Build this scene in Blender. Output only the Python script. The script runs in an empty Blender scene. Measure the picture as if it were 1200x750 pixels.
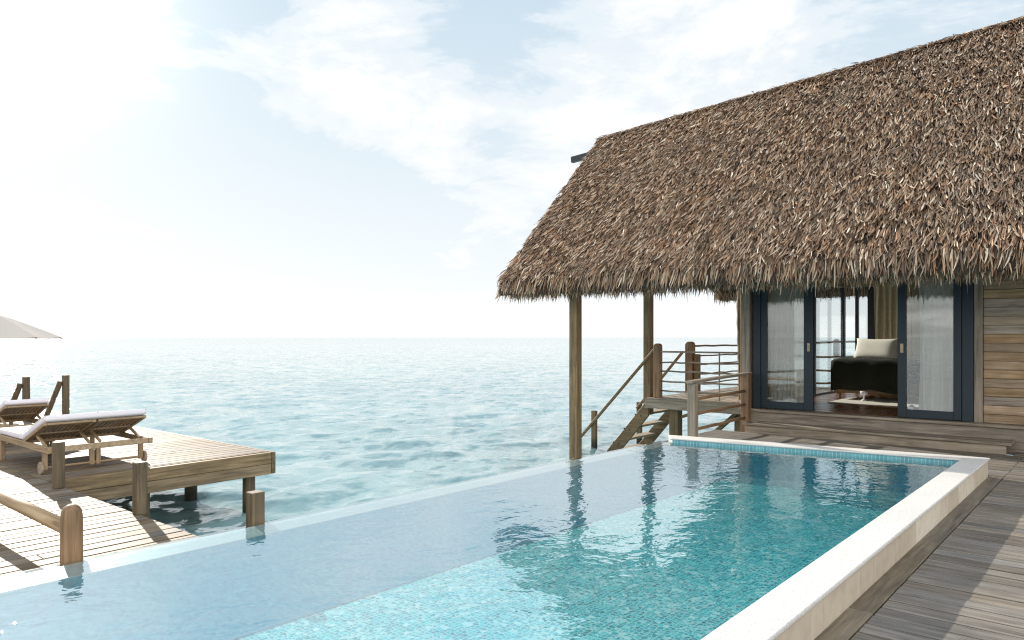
import bpy, math, random
import numpy as np
from mathutils import Vector, Matrix
R = math.radians
S = bpy.context.scene
COL = S.collection
rnd = random.Random(7)

# ------------------------------------------------------------------ camera
TH = R(40.44)
cam_d = bpy.data.cameras.new("camera")
cam = bpy.data.objects.new("camera", cam_d)
COL.objects.link(cam)
cam.location = (0, 0, 1.6)
cam.rotation_euler = (R(90), 0, TH)
cam_d.sensor_width = 36
cam_d.lens = 25.8
cam_d.shift_y = 20 / 1200
cam_d.clip_end = 20000
S.camera = cam

# ------------------------------------------------------------------ sun, sky, exposure
SUN_AZ = R(75.7)          # left of +Y
SUN_EL = R(23)
sun_dir = Vector((-math.sin(SUN_AZ) * math.cos(SUN_EL), math.cos(SUN_AZ) * math.cos(SUN_EL), math.sin(SUN_EL)))
sd = bpy.data.lights.new("sun", 'SUN')
sd.energy = 5.0
sd.angle = R(0.55)
sd.color = (1.0, 0.92, 0.81)
sun = bpy.data.objects.new("sun", sd)
COL.objects.link(sun)
sun.rotation_euler = (-sun_dir).to_track_quat('-Z', 'Y').to_euler()
sun.location = (-20, 5, 12)

W = bpy.data.worlds.new("World")
S.world = W
W.use_nodes = True
wt = W.node_tree
wt.nodes.clear()


def N(t, kind, **kw):
    n = t.nodes.new(kind)
    for k, v in kw.items():
        if k.startswith('i_'):
            n.inputs[k[2:].replace('_', ' ')].default_value = v
        else:
            setattr(n, k, v)
    return n


def vmath(t, op, a, b=None):
    n = t.nodes.new('ShaderNodeVectorMath')
    n.operation = op
    for i, x in enumerate((a, b)):
        if x is None:
            continue
        if isinstance(x, (tuple, list)):
            n.inputs[i].default_value = x
        else:
            t.links.new(x, n.inputs[i])
    return n


def fmath(t, op, a, b=None, clamp=False):
    n = t.nodes.new('ShaderNodeMath')
    n.operation = op
    n.use_clamp = clamp
    for i, x in enumerate((a, b)):
        if x is None:
            continue
        if isinstance(x, (int, float)):
            n.inputs[i].default_value = x
        else:
            t.links.new(x, n.inputs[i])
    return n.outputs[0]


def ramp(t, fac, stops, interp='LINEAR'):
    n = t.nodes.new('ShaderNodeValToRGB')
    n.color_ramp.interpolation = interp
    e = n.color_ramp.elements
    while len(e) < len(stops):
        e.new(0.5)
    for el, (p, c) in zip(e, stops):
        el.position = p
        el.color = (*c, 1) if len(c) == 3 else c
    if fac is not None:
        t.links.new(fac, n.inputs[0])
    return n.outputs[0]


def mixc(t, fac, a, b, mode='MIX'):
    n = t.nodes.new('ShaderNodeMix')
    n.data_type = 'RGBA'
    n.blend_type = mode
    for sock, x in ((n.inputs[0], fac), (n.inputs[6], a), (n.inputs[7], b)):
        if isinstance(x, (int, float)):
            sock.default_value = x
        elif isinstance(x, (tuple, list)):
            sock.default_value = (*x, 1) if len(x) == 3 else x
        else:
            t.links.new(x, sock)
    return n.outputs[2]


def pix_dir(u, v):
    """direction in the world for a bearing measured in the photograph"""
    r, d, h = (u - 600) / 860, 1.0, (395 - v) / 860
    return Vector((r * math.cos(TH) - d * math.sin(TH), r * math.sin(TH) + d * math.cos(TH), h)).normalized()


sky = N(wt, 'ShaderNodeTexSky', sky_type='NISHITA', sun_disc=False, sun_elevation=SUN_EL,
        sun_rotation=-SUN_AZ, altitude=0, air_density=1.0, dust_density=2.2, ozone_density=1.0)
tc = N(wt, 'ShaderNodeTexCoord')
sep = N(wt, 'ShaderNodeSeparateXYZ')
wt.links.new(tc.outputs['Generated'], sep.inputs[0])
zc = fmath(wt, 'ADD', fmath(wt, 'MAXIMUM', sep.outputs[2], 0.0), 0.16)
px = fmath(wt, 'DIVIDE', sep.outputs[0], zc)
py = fmath(wt, 'DIVIDE', sep.outputs[1], zc)
cmb = N(wt, 'ShaderNodeCombineXYZ')
wt.links.new(px, cmb.inputs[0])
wt.links.new(py, cmb.inputs[1])
cn = N(wt, 'ShaderNodeTexNoise', i_Scale=1.7, i_Detail=10.0, i_Roughness=0.62, i_Distortion=0.5)
wt.links.new(vmath(wt, 'ADD', cmb.outputs[0], (3.1, 1.7, 0.4)).outputs[0], cn.inputs['Vector'])
cn2 = N(wt, 'ShaderNodeTexNoise', i_Scale=9.0, i_Detail=6.0, i_Roughness=0.65)
wt.links.new(cmb.outputs[0], cn2.inputs['Vector'])
dens = fmath(wt, 'ADD', cn.outputs[0], fmath(wt, 'MULTIPLY', fmath(wt, 'SUBTRACT', cn2.outputs[0], 0.5), 0.20))
# cloud banks and clear patches by bearing
bank = None
for (u, v, rad, amp) in ((420, 40, 6, .20), (560, 80, 7, .22), (700, 70, 9, .22), (900, 60, 14, .20), (440, 130, 5, .16), (500, 150, 4, .14),
                         (640, 195, 5, .22), (240, 45, 5, .36), (150, 42, 4, .26), (340, 60, 5, .22), (60, 200, 8, .10), (560, 270, 9, .14), (330, 260, 12, .06),
                         (560, 12, 4, -.30), (640, 0, 5, -.25), (240, 5, 4, -.25), (330, 90, 5, -.12), (230, 150, 9, -.22), (600, 150, 4, -.22), (450, 225, 8, -.22), (640, 240, 5, -.18)):
    dn = vmath(wt, 'DOT_PRODUCT', vmath(wt, 'NORMALIZE', tc.outputs['Generated']).outputs[0], tuple(pix_dir(u, v)))
    k = 1.0 / (1.0 - math.cos(R(rad)))
    g = fmath(wt, 'EXPONENT', fmath(wt, 'MULTIPLY', fmath(wt, 'SUBTRACT', 1.0, dn.outputs['Value']), -k))
    g = fmath(wt, 'MULTIPLY', g, amp * .75)
    bank = g if bank is None else fmath(wt, 'ADD', bank, g)
dens = fmath(wt, 'ADD', dens, bank)
cmask = ramp(wt, dens, [(0.55, (0, 0, 0)), (0.66, (.45, .45, .45)), (0.82, (.92, .92, .92))], 'EASE')
CLOUD = 7.6
cloudcol = mixc(wt, ramp(wt, cn2.outputs[0], [(.35, (0, 0, 0)), (.65, (1, 1, 1))]), (CLOUD * .93, CLOUD * .94, CLOUD * .955), (CLOUD, CLOUD * .985, CLOUD * .96))
# thin bright veil of high cloud over the blue
elev = ramp(wt, sep.outputs[2], [(0.0, (7.6, 7.6, 7.5)), (.07, (6.4, 6.75, 6.95)), (.22, (5.35, 6.0, 6.45)), (.42, (4.2, 5.2, 6.0)), (.8, (2.2, 3.4, 4.8))])
veil = mixc(wt, 0.98, sky.outputs[0], elev)
skyc = mixc(wt, cmask, veil, cloudcol)
# unseen bright cloud bank behind the camera, added to fill the shaded facade and thatch
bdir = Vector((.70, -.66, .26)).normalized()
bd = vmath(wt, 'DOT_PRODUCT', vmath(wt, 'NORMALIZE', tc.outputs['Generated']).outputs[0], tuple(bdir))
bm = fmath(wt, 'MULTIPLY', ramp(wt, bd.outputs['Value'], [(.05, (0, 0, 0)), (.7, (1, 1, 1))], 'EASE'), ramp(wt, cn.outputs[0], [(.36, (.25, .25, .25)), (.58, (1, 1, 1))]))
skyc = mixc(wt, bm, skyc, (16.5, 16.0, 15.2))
# bright forward-scattered aureole round the sun
sdn = vmath(wt, 'DOT_PRODUCT', vmath(wt, 'NORMALIZE', tc.outputs['Generated']).outputs[0], tuple(sun_dir))
for rad, amp in ((7.5, 4.2), (16, .3)):
    k = 1.0 / (1.0 - math.cos(R(rad)))
    g = fmath(wt, 'EXPONENT', fmath(wt, 'MULTIPLY', fmath(wt, 'SUBTRACT', 1.0, sdn.outputs['Value']), -k))
    gc = vmath(wt, 'SCALE', (amp, amp * .97, amp * .90))
    wt.links.new(g, gc.inputs['Scale'])
    skyc = vmath(wt, 'ADD', skyc, gc.outputs[0]).outputs[0]
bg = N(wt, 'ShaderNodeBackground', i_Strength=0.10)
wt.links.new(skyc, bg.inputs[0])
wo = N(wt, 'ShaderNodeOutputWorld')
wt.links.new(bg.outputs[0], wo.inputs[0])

S.view_settings.view_transform = 'Standard'
S.view_settings.look = 'None'
S.view_settings.exposure = 0.55
S.view_settings.gamma = 1
S.view_settings.use_curve_mapping = False
S.cycles.use_denoising = True
S.cycles.denoiser = 'OPENIMAGEDENOISE'
S.cycles.denoising_prefilter = 'NONE'
S.cycles.denoising_input_passes = 'RGB_ALBEDO_NORMAL'
S.cycles.pixel_filter_type = 'BLACKMAN_HARRIS'
S.cycles.filter_width = 1.15
S.cycles.use_adaptive_sampling = False
S.cycles.max_bounces = 10
S.cycles.transparent_max_bounces = 16
S.cycles.glossy_bounces = 4
S.cycles.caustics_reflective = False
S.cycles.caustics_refractive = False
S.cycles.sample_clamp_indirect = 6


# ------------------------------------------------------------------ materials
def mat(name):
    m = bpy.data.materials.new(name)
    m.use_nodes = True
    t = m.node_tree
    t.nodes.clear()
    out = N(t, 'ShaderNodeOutputMaterial')
    return m, t, out


def principled(t, out, color=None, rough=0.6, normal=None, **kw):
    b = N(t, 'ShaderNodeBsdfPrincipled')
    if color is not None:
        if isinstance(color, (tuple, list)):
            b.inputs['Base Color'].default_value = (*color, 1)
        else:
            t.links.new(color, b.inputs['Base Color'])
    if isinstance(rough, (int, float)):
        b.inputs['Roughness'].default_value = rough
    else:
        t.links.new(rough, b.inputs['Roughness'])
    if normal is not None:
        t.links.new(normal, b.inputs['Normal'])
    for k, v in kw.items():
        b.inputs[k.replace('_', ' ')].default_value = v
    if out is not None:
        t.links.new(b.outputs[0], out.inputs[0])
    return b


def bump(t, h, strength=0.4, dist=0.01):
    n = N(t, 'ShaderNodeBump')
    n.inputs['Strength'].default_value = strength
    n.inputs['Distance'].default_value = dist
    t.links.new(h, n.inputs['Height'])
    return n.outputs[0]


def wood(name, dark, mid, light, axis='X', rough=0.6, grain=26, var=0.45, knots=True, spec=0.4):
    m, t, out = mat(name)
    tcn = N(t, 'ShaderNodeTexCoord')
    geo = N(t, 'ShaderNodeNewGeometry')
    rv = geo.outputs['Random Per Island']
    off = N(t, 'ShaderNodeCombineXYZ')
    for i, k in enumerate((37.0, 53.0, 91.0)):
        t.links.new(fmath(t, 'MULTIPLY', rv, k), off.inputs[i])
    v = vmath(t, 'ADD', tcn.outputs['Object'], off.outputs[0]).outputs[0]
    sc = {'X': (.055, 1, 1), 'Y': (1, .055, 1), 'Z': (1, 1, .055)}[axis]
    vs = vmath(t, 'MULTIPLY', v, sc).outputs[0]
    n1 = N(t, 'ShaderNodeTexNoise', i_Scale=float(grain), i_Detail=7.0, i_Roughness=0.62, i_Distortion=0.6)
    t.links.new(vs, n1.inputs['Vector'])
    n2 = N(t, 'ShaderNodeTexNoise', i_Scale=2.3, i_Detail=4.0, i_Roughness=0.6)
    t.links.new(v, n2.inputs['Vector'])
    c = ramp(t, n1.outputs[0], [(.30, dark), (.50, mid), (.72, light)])
    # weather stains
    c = mixc(t, ramp(t, n2.outputs[0], [(.42, (0, 0, 0)), (.70, (.55, .55, .55))]), c, tuple(x * .55 for x in mid))
    if axis == 'Z':   # green-black weed below the tide line
        sz = N(t, 'ShaderNodeSeparateXYZ')
        t.links.new(geo.outputs['Position'], sz.inputs[0])
        lvl = fmath(t, 'ADD', sz.outputs[2], fmath(t, 'MULTIPLY', n2.outputs[0], .22))
        c = mixc(t, ramp(t, fmath(t, 'ADD', lvl, 1.0), [(.36, (.9, .9, .9)), (.52, (0, 0, 0))]), c, (.022, .026, .014))
    # board to board difference
    br = N(t, 'ShaderNodeHueSaturation')
    t.links.new(c, br.inputs['Color'])
    rr = fmath(t, 'FRACT', fmath(t, 'MULTIPLY', rv, 17.31))
    t.links.new(fmath(t, 'ADD', fmath(t, 'MULTIPLY', rr, var), 1 - var / 2), br.inputs['Value'])
    rs = fmath(t, 'FRACT', fmath(t, 'MULTIPLY', rv, 71.7))
    t.links.new(fmath(t, 'ADD', fmath(t, 'MULTIPLY', rs, .7), .6), br.inputs['Saturation'])
    rg = fmath(t, 'ADD', fmath(t, 'MULTIPLY', n1.outputs[0], .3), rough - .15)
    b = principled(t, out, br.outputs[0], rg, bump(t, n1.outputs[0], .35, .006))
    b.inputs['Specular IOR Level'].default_value = spec
    return m


def plain(name, color, rough=0.6, noise=0.12, scale=14, bmp=0.0, **kw):
    m, t, out = mat(name)
    tcn = N(t, 'ShaderNodeTexCoord')
    n1 = N(t, 'ShaderNodeTexNoise', i_Scale=float(scale), i_Detail=5.0)
    t.links.new(tcn.outputs['Object'], n1.inputs['Vector'])
    c = ramp(t, n1.outputs[0], [(.3, tuple(x * (1 - noise) for x in color)), (.7, tuple(min(1, x * (1 + noise)) for x in color))])
    principled(t, out, c, rough, bump(t, n1.outputs[0], .3, bmp) if bmp else None, **kw)
    return m


GREY_D, GREY_M, GREY_L = (.14, .115, .09), (.36, .305, .245), (.54, .47, .39)
M = {}
for a in 'XYZ':
    M['grey' + a] = wood('weathered_wood_' + a, GREY_D, GREY_M, GREY_L, a)
    M['post' + a] = wood('olive_timber_' + a, (.08, .058, .032), (.23, .165, .095), (.38, .285, .175), a, var=.25)
    M['warm' + a] = wood('warm_timber_' + a, (.14, .085, .05), (.30, .195, .12), (.44, .315, .21), a, var=.3)
    M['jet' + a] = wood('jetty_timber_' + a, (.08, .057, .037), (.205, .157, .108), (.32, .255, .185), a, var=.5, rough=.62, spec=.2)
    M['teak' + a] = wood('teak_' + a, (.22, .15, .09), (.38, .28, .18), (.50, .39, .27), a, var=.2)
for a in 'XYZ':
    M['dark' + a] = wood('dark_timber_' + a, (.05, .037, .022), (.14, .105, .066), (.24, .185, .12), a, var=.25)
M['tread'] = wood('stair_tread_timber', (.22, .16, .10), (.48, .38, .27), (.62, .52, .40), 'Y', var=.3)
M['deck'] = wood('deck_boards_wood', (.09, .078, .066), (.195, .172, .147), (.30, .268, .23), 'X', var=.42, rough=.58, grain=38)
M['border'] = wood('border_wood', (.07, .058, .042), (.17, .14, .10), (.26, .22, .165), 'Y', var=.25)
M['clad'] = wood('cladding_wood', (.17, .115, .07), (.43, .31, .205), (.60, .485, .37), 'X', var=.5)
M['floor'] = wood('room_floor_wood', (.09, .04, .02), (.19, .085, .04), (.27, .13, .065), 'X', rough=.28, var=.3)
M['navy'] = plain('navy_paint', (.007, .023, .036), .5, .15, 6)
M['darkmetal'] = plain('dark_metal', (.03, .032, .035), .4, .1)
M['brass'] = plain('aged_brass', (.30, .25, .17), .35, .1, Metallic=.8)
M['cloth_white'] = plain('white_cushion', (.74, .70, .76), .85, .04, 6, .004)
def canopy_mat():
    m, t, out = mat('canopy_cloth')
    df = N(t, 'ShaderNodeBsdfDiffuse')
    df.inputs[0].default_value = (.78, .73, .69, 1)
    tl = N(t, 'ShaderNodeBsdfTranslucent')
    tl.inputs[0].default_value = (.80, .70, .58, 1)
    a = N(t, 'ShaderNodeMixShader')
    a.inputs[0].default_value = .35
    t.links.new(df.outputs[0], a.inputs[1])
    t.links.new(tl.outputs[0], a.inputs[2])
    t.links.new(a.outputs[0], out.inputs[0])
    return m


M['canopy'] = canopy_mat()
M['throw'] = plain('dark_throw', (.016, .017, .009), .95, .35, 40, .004)
M['pillow'] = plain('linen_pillow', (.80, .74, .64), .9, .06, 30, .004)
M['rug'] = plain('pale_rug', (.72, .68, .60), .95, .08, 60, .004)
M['curtain'] = plain('beige_curtain', (.78, .66, .47), .9, .08, 20, .002)
M['plaster'] = plain('interior_plaster', (.74, .67, .55), .8, .06, 4)
M['concrete'] = plain('pool_shell', (.45, .47, .46), .8, .12, 5)


def coping_mat(name, c, tile):
    m, t, out = mat(name)
    tcn = N(t, 'ShaderNodeTexCoord')
    n1 = N(t, 'ShaderNodeTexNoise', i_Scale=130.0, i_Detail=3.0)
    n2 = N(t, 'ShaderNodeTexNoise', i_Scale=2.2, i_Detail=5.0)
    for n in (n1, n2):
        t.links.new(tcn.outputs['Object'], n.inputs['Vector'])
    col = ramp(t, n1.outputs[0], [(.33, tuple(x * .72 for x in c)), (.5, c), (.7, tuple(min(1, x * 1.08) for x in c))])
    col = mixc(t, ramp(t, n2.outputs[0], [(.45, (0, 0, 0)), (.75, (.3, .3, .3))]), col, tuple(x * .72 for x in c))
    principled(t, out, col, .62, bump(t, n1.outputs[0], .25, .003))
    return m


M['coping'] = coping_mat('terrazzo_coping', (.61, .595, .57), 0)


def facing_mat():
    """sand coloured stone panels of two tones on the pool's outer face"""
    m, t, out = mat('sandstone_facing')
    geo = N(t, 'ShaderNodeNewGeometry')
    tcn = N(t, 'ShaderNodeTexCoord')
    n1 = N(t, 'ShaderNodeTexNoise', i_Scale=9.0, i_Detail=6.0)
    t.links.new(tcn.outputs['Object'], n1.inputs['Vector'])
    c = ramp(t, geo.outputs['Random Per Island'], [(.0, (.50, .43, .34)), (.45, (.56, .49, .39)), (.8, (.61, .54, .44)), (1, (.70, .64, .54))])  # lighter panels paint glints and reflections into the stone colour
    c = mixc(t, ramp(t, n1.outputs[0], [(.4, (0, 0, 0)), (.75, (.35, .35, .35))]), c, (.30, .24, .17))
    principled(t, out, c, .55, bump(t, n1.outputs[0], .2, .003))
    return m


M['facing'] = facing_mat()


def mosaic_mat(name, size, stops, wobble=.6, grout_caustic=.8):
    """irregular small glass mosaic: each tile its own blue, pale joints doubling as the caustic light network"""
    m, t, out = mat(name)
    tcn = N(t, 'ShaderNodeTexCoord')
    n0 = N(t, 'ShaderNodeTexNoise', i_Scale=5.0, i_Detail=2.0)
    t.links.new(tcn.outputs['Object'], n0.inputs['Vector'])
    vv = vmath(t, 'ADD', tcn.outputs['Object'], vmath(t, 'SCALE', vmath(t, 'SUBTRACT', n0.outputs['Color'], (.5, .5, .5)).outputs[0]).outputs[0])
    vv.inputs[1].links[0].from_node.inputs['Scale'].default_value = .10 * wobble
    vo = N(t, 'ShaderNodeTexVoronoi', i_Scale=1.0 / size, i_Randomness=.55)
    t.links.new(vv.outputs[0], vo.inputs['Vector'])
    sp = N(t, 'ShaderNodeSeparateColor')
    t.links.new(vo.outputs['Color'], sp.inputs[0])
    c = ramp(t, sp.outputs[0], stops)
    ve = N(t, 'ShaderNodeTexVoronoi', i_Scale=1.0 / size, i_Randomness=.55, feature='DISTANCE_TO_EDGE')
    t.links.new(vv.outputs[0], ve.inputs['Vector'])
    c = mixc(t, ramp(t, ve.outputs['Distance'], [(.03, (grout_caustic, grout_caustic, grout_caustic)), (.13, (0, 0, 0))]), c, stops[-1][1])  # pale joint edges; on the floor they paint in caustic light lines
    principled(t, out, c, .3)
    return m


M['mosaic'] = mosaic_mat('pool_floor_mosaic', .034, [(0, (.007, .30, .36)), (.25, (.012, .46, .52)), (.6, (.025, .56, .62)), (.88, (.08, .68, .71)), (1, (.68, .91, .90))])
M['mosaic_wall'] = mosaic_mat('pool_wall_mosaic', .030, [(0, (.07, .38, .52)), (.5, (.11, .46, .60)), (1, (.16, .52, .64))], .1, .3)
M['weir'] = mosaic_mat('weir_mosaic', .03, [(0, (.56, .60, .61)), (.5, (.63, .67, .68)), (1, (.70, .73, .74))], .1)


def tileband_mat():
    m, t, out = mat('waterline_tiles')
    tcn = N(t, 'ShaderNodeTexCoord')
    br = N(t, 'ShaderNodeTexBrick', offset=0.0)
    br.inputs['Scale'].default_value = 1
    br.inputs['Brick Width'].default_value = .05
    br.inputs['Row Height'].default_value = .075
    br.inputs['Mortar Size'].default_value = .003
    br.inputs['Color1'].default_value = (.10, .32, .37, 1)
    br.inputs['Color2'].default_value = (.17, .43, .48, 1)
    br.inputs['Mortar'].default_value = (.45, .58, .60, 1)
    sx = N(t, 'ShaderNodeSeparateXYZ')
    cx = N(t, 'ShaderNodeCombineXYZ')
    t.links.new(tcn.outputs['Object'], sx.inputs[0])
    t.links.new(fmath(t, 'ADD', sx.outputs[0], sx.outputs[1]), cx.inputs[0])
    t.links.new(sx.outputs[2], cx.inputs[1])
    t.links.new(cx.outputs[0], br.inputs['Vector'])
    principled(t, out, br.outputs[0], .25)
    return m


M['tileband'] = tileband_mat()


def two_sided_fresnel(t, f0, normal=None, power=5.0):
    geo = N(t, 'ShaderNodeNewGeometry')
    d = vmath(t, 'DOT_PRODUCT', geo.outputs['Incoming'], normal if normal is not None else geo.outputs['Normal'])
    c = fmath(t, 'ABSOLUTE', d.outputs['Value'])
    k = fmath(t, 'POWER', fmath(t, 'SUBTRACT', 1.0, c, True), power)
    return fmath(t, 'ADD', fmath(t, 'MULTIPLY', k, 1 - f0), f0, True)


def pool_water_mat():
    m, t, out = mat('pool_water_surface')
    tcn = N(t, 'ShaderNodeTexCoord')
    n1 = N(t, 'ShaderNodeTexNoise', i_Scale=4.5, i_Detail=3.0, i_Roughness=.5, i_Distortion=.4)
    n2 = N(t, 'ShaderNodeTexNoise', i_Scale=13.0, i_Detail=2.0, i_Roughness=.5)
    t.links.new(vmath(t, 'MULTIPLY', tcn.outputs['Object'], (1, .7, 1)).outputs[0], n1.inputs['Vector'])
    t.links.new(tcn.outputs['Object'], n2.inputs['Vector'])
    h = fmath(t, 'ADD', n1.outputs[0], fmath(t, 'MULTIPLY', n2.outputs[0], .22))
    nb = bump(t, h, 1.0, .0075)
    fr = two_sided_fresnel(t, .04, nb, 1.9)
    gl = N(t, 'ShaderNodeBsdfGlossy', i_Roughness=.0)
    t.links.new(nb, gl.inputs['Normal'])
    tr = N(t, 'ShaderNodeBsdfTransparent')
    tr.inputs[0].default_value = (.78, .96, .98, 1)
    mx = N(t, 'ShaderNodeMixShader')
    t.links.new(fr, mx.inputs[0])
    t.links.new(tr.outputs[0], mx.inputs[1])
    t.links.new(gl.outputs[0], mx.inputs[2])
    t.links.new(mx.outputs[0], out.inputs[0])
    return m


M['poolwater'] = pool_water_mat()


def sea_mat():
    m, t, out = mat('sea_water')
    tcn = N(t, 'ShaderNodeTexCoord')
    v = tcn.outputs['Object']
    tot = None
    for sc, det, amp in ((1.1, 4.0, .62), (4.0, 4.0, .80)):
        n = N(t, 'ShaderNodeTexNoise', i_Scale=sc, i_Detail=det, i_Roughness=.6, i_Distortion=.4)
        t.links.new(vmath(t, 'MULTIPLY', v, (1.0, .62, 1)).outputs[0], n.inputs['Vector'])
        x = vmath(t, 'MULTIPLY', vmath(t, 'SUBTRACT', n.outputs['Color'], (.5, .5, .5)).outputs[0], (amp, amp, 0)).outputs[0]
        tot = x if tot is None else vmath(t, 'ADD', tot, x).outputs[0]
    geo = N(t, 'ShaderNodeNewGeometry')
    nb = vmath(t, 'NORMALIZE', vmath(t, 'ADD', geo.outputs['Normal'], tot).outputs[0]).outputs[0]
    nn = N(t, 'ShaderNodeTexNoise', i_Scale=.05, i_Detail=4.0)
    t.links.new(v, nn.inputs['Vector'])
    c = ramp(t, nn.outputs[0], [(.35, (.165, .295, .32)), (.65, (.245, .38, .40))])
    b = principled(t, out, c, .06, nb)
    b.inputs['IOR'].default_value = 1.5
    return m


M['sea'] = sea_mat()


def glass_mat():
    m, t, out = mat('window_glass')
    fr = two_sided_fresnel(t, .10)
    gl = N(t, 'ShaderNodeBsdfGlossy', i_Roughness=.0)
    tr = N(t, 'ShaderNodeBsdfTransparent')
    tr.inputs[0].default_value = (.93, .96, .96, 1)
    mx = N(t, 'ShaderNodeMixShader')
    t.links.new(fr, mx.inputs[0])
    t.links.new(tr.outputs[0], mx.inputs[1])
    t.links.new(gl.outputs[0], mx.inputs[2])
    t.links.new(mx.outputs[0], out.inputs[0])
    return m


M['glass'] = glass_mat()


def sheer_mat(opacity):
    m, t, out = mat('sheer_cloth')
    tr = N(t, 'ShaderNodeBsdfTransparent')
    df = N(t, 'ShaderNodeBsdfDiffuse')
    df.inputs[0].default_value = (.92, .91, .88, 1)
    tl = N(t, 'ShaderNodeBsdfTranslucent')
    tl.inputs[0].default_value = (.92, .91, .88, 1)
    a = N(t, 'ShaderNodeMixShader')
    a.inputs[0].default_value = .5
    t.links.new(df.outputs[0], a.inputs[1])
    t.links.new(tl.outputs[0], a.inputs[2])
    b = N(t, 'ShaderNodeMixShader')
    b.inputs[0].default_value = opacity
    t.links.new(tr.outputs[0], b.inputs[1])
    t.links.new(a.outputs[0], b.inputs[2])
    t.links.new(b.outputs[0], out.inputs[0])
    return m


M['sheer'] = sheer_mat(.74)
M['sheer_thick'] = sheer_mat(.95)


def thatch_mat():
    m, t, out = mat('dry_palm_leaf')
    geo = N(t, 'ShaderNodeNewGeometry')
    rv = geo.outputs['Random Per Island']
    tcn = N(t, 'ShaderNodeTexCoord')
    c = ramp(t, rv, [(0, (.04, .024, .015)), (.18, (.12, .07, .042)), (.4, (.29, .18, .105)), (.58, (.41, .225, .12)),
                     (.74, (.44, .31, .21)), (.9, (.62, .485, .35)), (1, (.84, .73, .58))])
    n = N(t, 'ShaderNodeTexNoise', i_Scale=.9, i_Detail=4.0)
    t.links.new(tcn.outputs['Object'], n.inputs['Vector'])
    c = mixc(t, ramp(t, n.outputs[0], [(.38, (0, 0, 0)), (.68, (.4, .4, .4))]), c, (.27, .205, .15))
    principled(t, out, c, .62, None)
    return m


M['thatch'] = thatch_mat()
M['thatch_base'] = plain('thatch_underlay', (.055, .04, .028), .95, .4, 30, .02)


# ------------------------------------------------------------------ mesh helpers
class MB:
    def __init__(s):
        s.v, s.f = [], []

    def add(s, verts, faces):
        o = len(s.v)
        s.v += [tuple(p) for p in verts]
        s.f += [tuple(i + o for i in q) for q in faces]
        return s

    def box(s, x0, x1, y0, y1, z0, z1):
        v = [(x0, y0, z0), (x1, y0, z0), (x1, y1, z0), (x0, y1, z0), (x0, y0, z1), (x1, y0, z1), (x1, y1, z1), (x0, y1, z1)]
        return s.add(v, [(0, 3, 2, 1), (4, 5, 6, 7), (0, 1, 5, 4), (1, 2, 6, 5), (2, 3, 7, 6), (3, 0, 4, 7)])

    def prism(s, poly, z0, z1):
        """vertical prism over an anticlockwise outline"""
        n = len(poly)
        v = [(x, y, z0) for x, y in poly] + [(x, y, z1) for x, y in poly]
        f = [tuple(range(n - 1, -1, -1)), tuple(range(n, 2 * n))]
        f += [(i, (i + 1) % n, n + (i + 1) % n, n + i) for i in range(n)]
        return s.add(v, f)

    def beam(s, p0, p1, w, h, up=(0, 0, 1)):
        p0, p1 = Vector(p0), Vector(p1)
        d = (p1 - p0).normalized()
        side = d.cross(Vector(up))
        if side.length < 1e-4:
            side = d.cross(Vector((0, 1, 0)))
        side.normalize()
        u = side.cross(d).normalized()
        v = []
        for p in (p0, p1):
            for a, b in ((-1, -1), (1, -1), (1, 1), (-1, 1)):
                v.append(p + side * (a * w / 2) + u * (b * h / 2))
        return s.add(v, [(3, 2, 1, 0), (4, 5, 6, 7), (0, 1, 5, 4), (1, 2, 6, 5), (2, 3, 7, 6), (3, 0, 4, 7)])

    def tube(s, pts, rad, n=8):
        pts = [Vector(p) for p in pts]
        if not isinstance(rad, (list, tuple)):
            rad = [rad] * len(pts)
        v, f = [], []
        d0 = (pts[-1] - pts[0]).normalized()
        ref = Vector((0, 0, 1)) if abs(d0.z) < .9 else Vector((0, 1, 0))
        for i, p in enumerate(pts):
            a = pts[max(0, i - 1)]
            b = pts[min(len(pts) - 1, i + 1)]
            d = (b - a).normalized()
            x = d.cross(ref).normalized()
            y = x.cross(d)
            for k in range(n):
                t = 2 * math.pi * k / n
                v.append(p + (x * math.cos(t) + y * math.sin(t)) * rad[i])
        m = len(pts)
        for i in range(m - 1):
            for k in range(n):
                f.append((i * n + k, i * n + (k + 1) % n, (i + 1) * n + (k + 1) % n, (i + 1) * n + k))
        f.append(tuple(range(n - 1, -1, -1)))
        f.append(tuple((m - 1) * n + k for k in range(n)))
        return s.add(v, f)

    def build(s, name, material, parent=None, smooth=False, bevel=0, seg=1, sub=0, solid=0):
        me = bpy.data.meshes.new(name)
        off = Vector(parent_world(parent)) if parent is not None else Vector((0, 0, 0))
        me.from_pydata([tuple(Vector(p) - off) for p in s.v], [], s.f)
        me.materials.append(material)
        o = bpy.data.objects.new(name, me)
        COL.objects.link(o)
        if parent is not None:
            o.parent = parent
        if smooth:
            me.polygons.foreach_set('use_smooth', [True] * len(me.polygons))
        if solid:
            b = o.modifiers.new('solid', 'SOLIDIFY')
            b.thickness = solid
        if bevel:
            b = o.modifiers.new('bevel', 'BEVEL')
            b.width = bevel
            b.segments = seg
            b.limit_method = 'ANGLE'
        if sub:
            b = o.modifiers.new('sub', 'SUBSURF')
            b.levels = b.render_levels = sub
        me.update()
        return o


def parent_world(p):
    l = Vector((0, 0, 0))
    while p is not None:
        l += p.location
        p = p.parent
    return l


def tag(o, label=None, cat=None, group=None, kind=None):
    for k, v in (('label', label), ('category', cat), ('group', group), ('kind', kind)):
        if v:
            o[k] = v
    return o


def thing(name, label, cat, loc=(0, 0, 0), group=None):
    o = bpy.data.objects.new(name, None)
    COL.objects.link(o)
    o.location = loc
    o.empty_display_size = .2
    return tag(o, label, cat, group)


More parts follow.
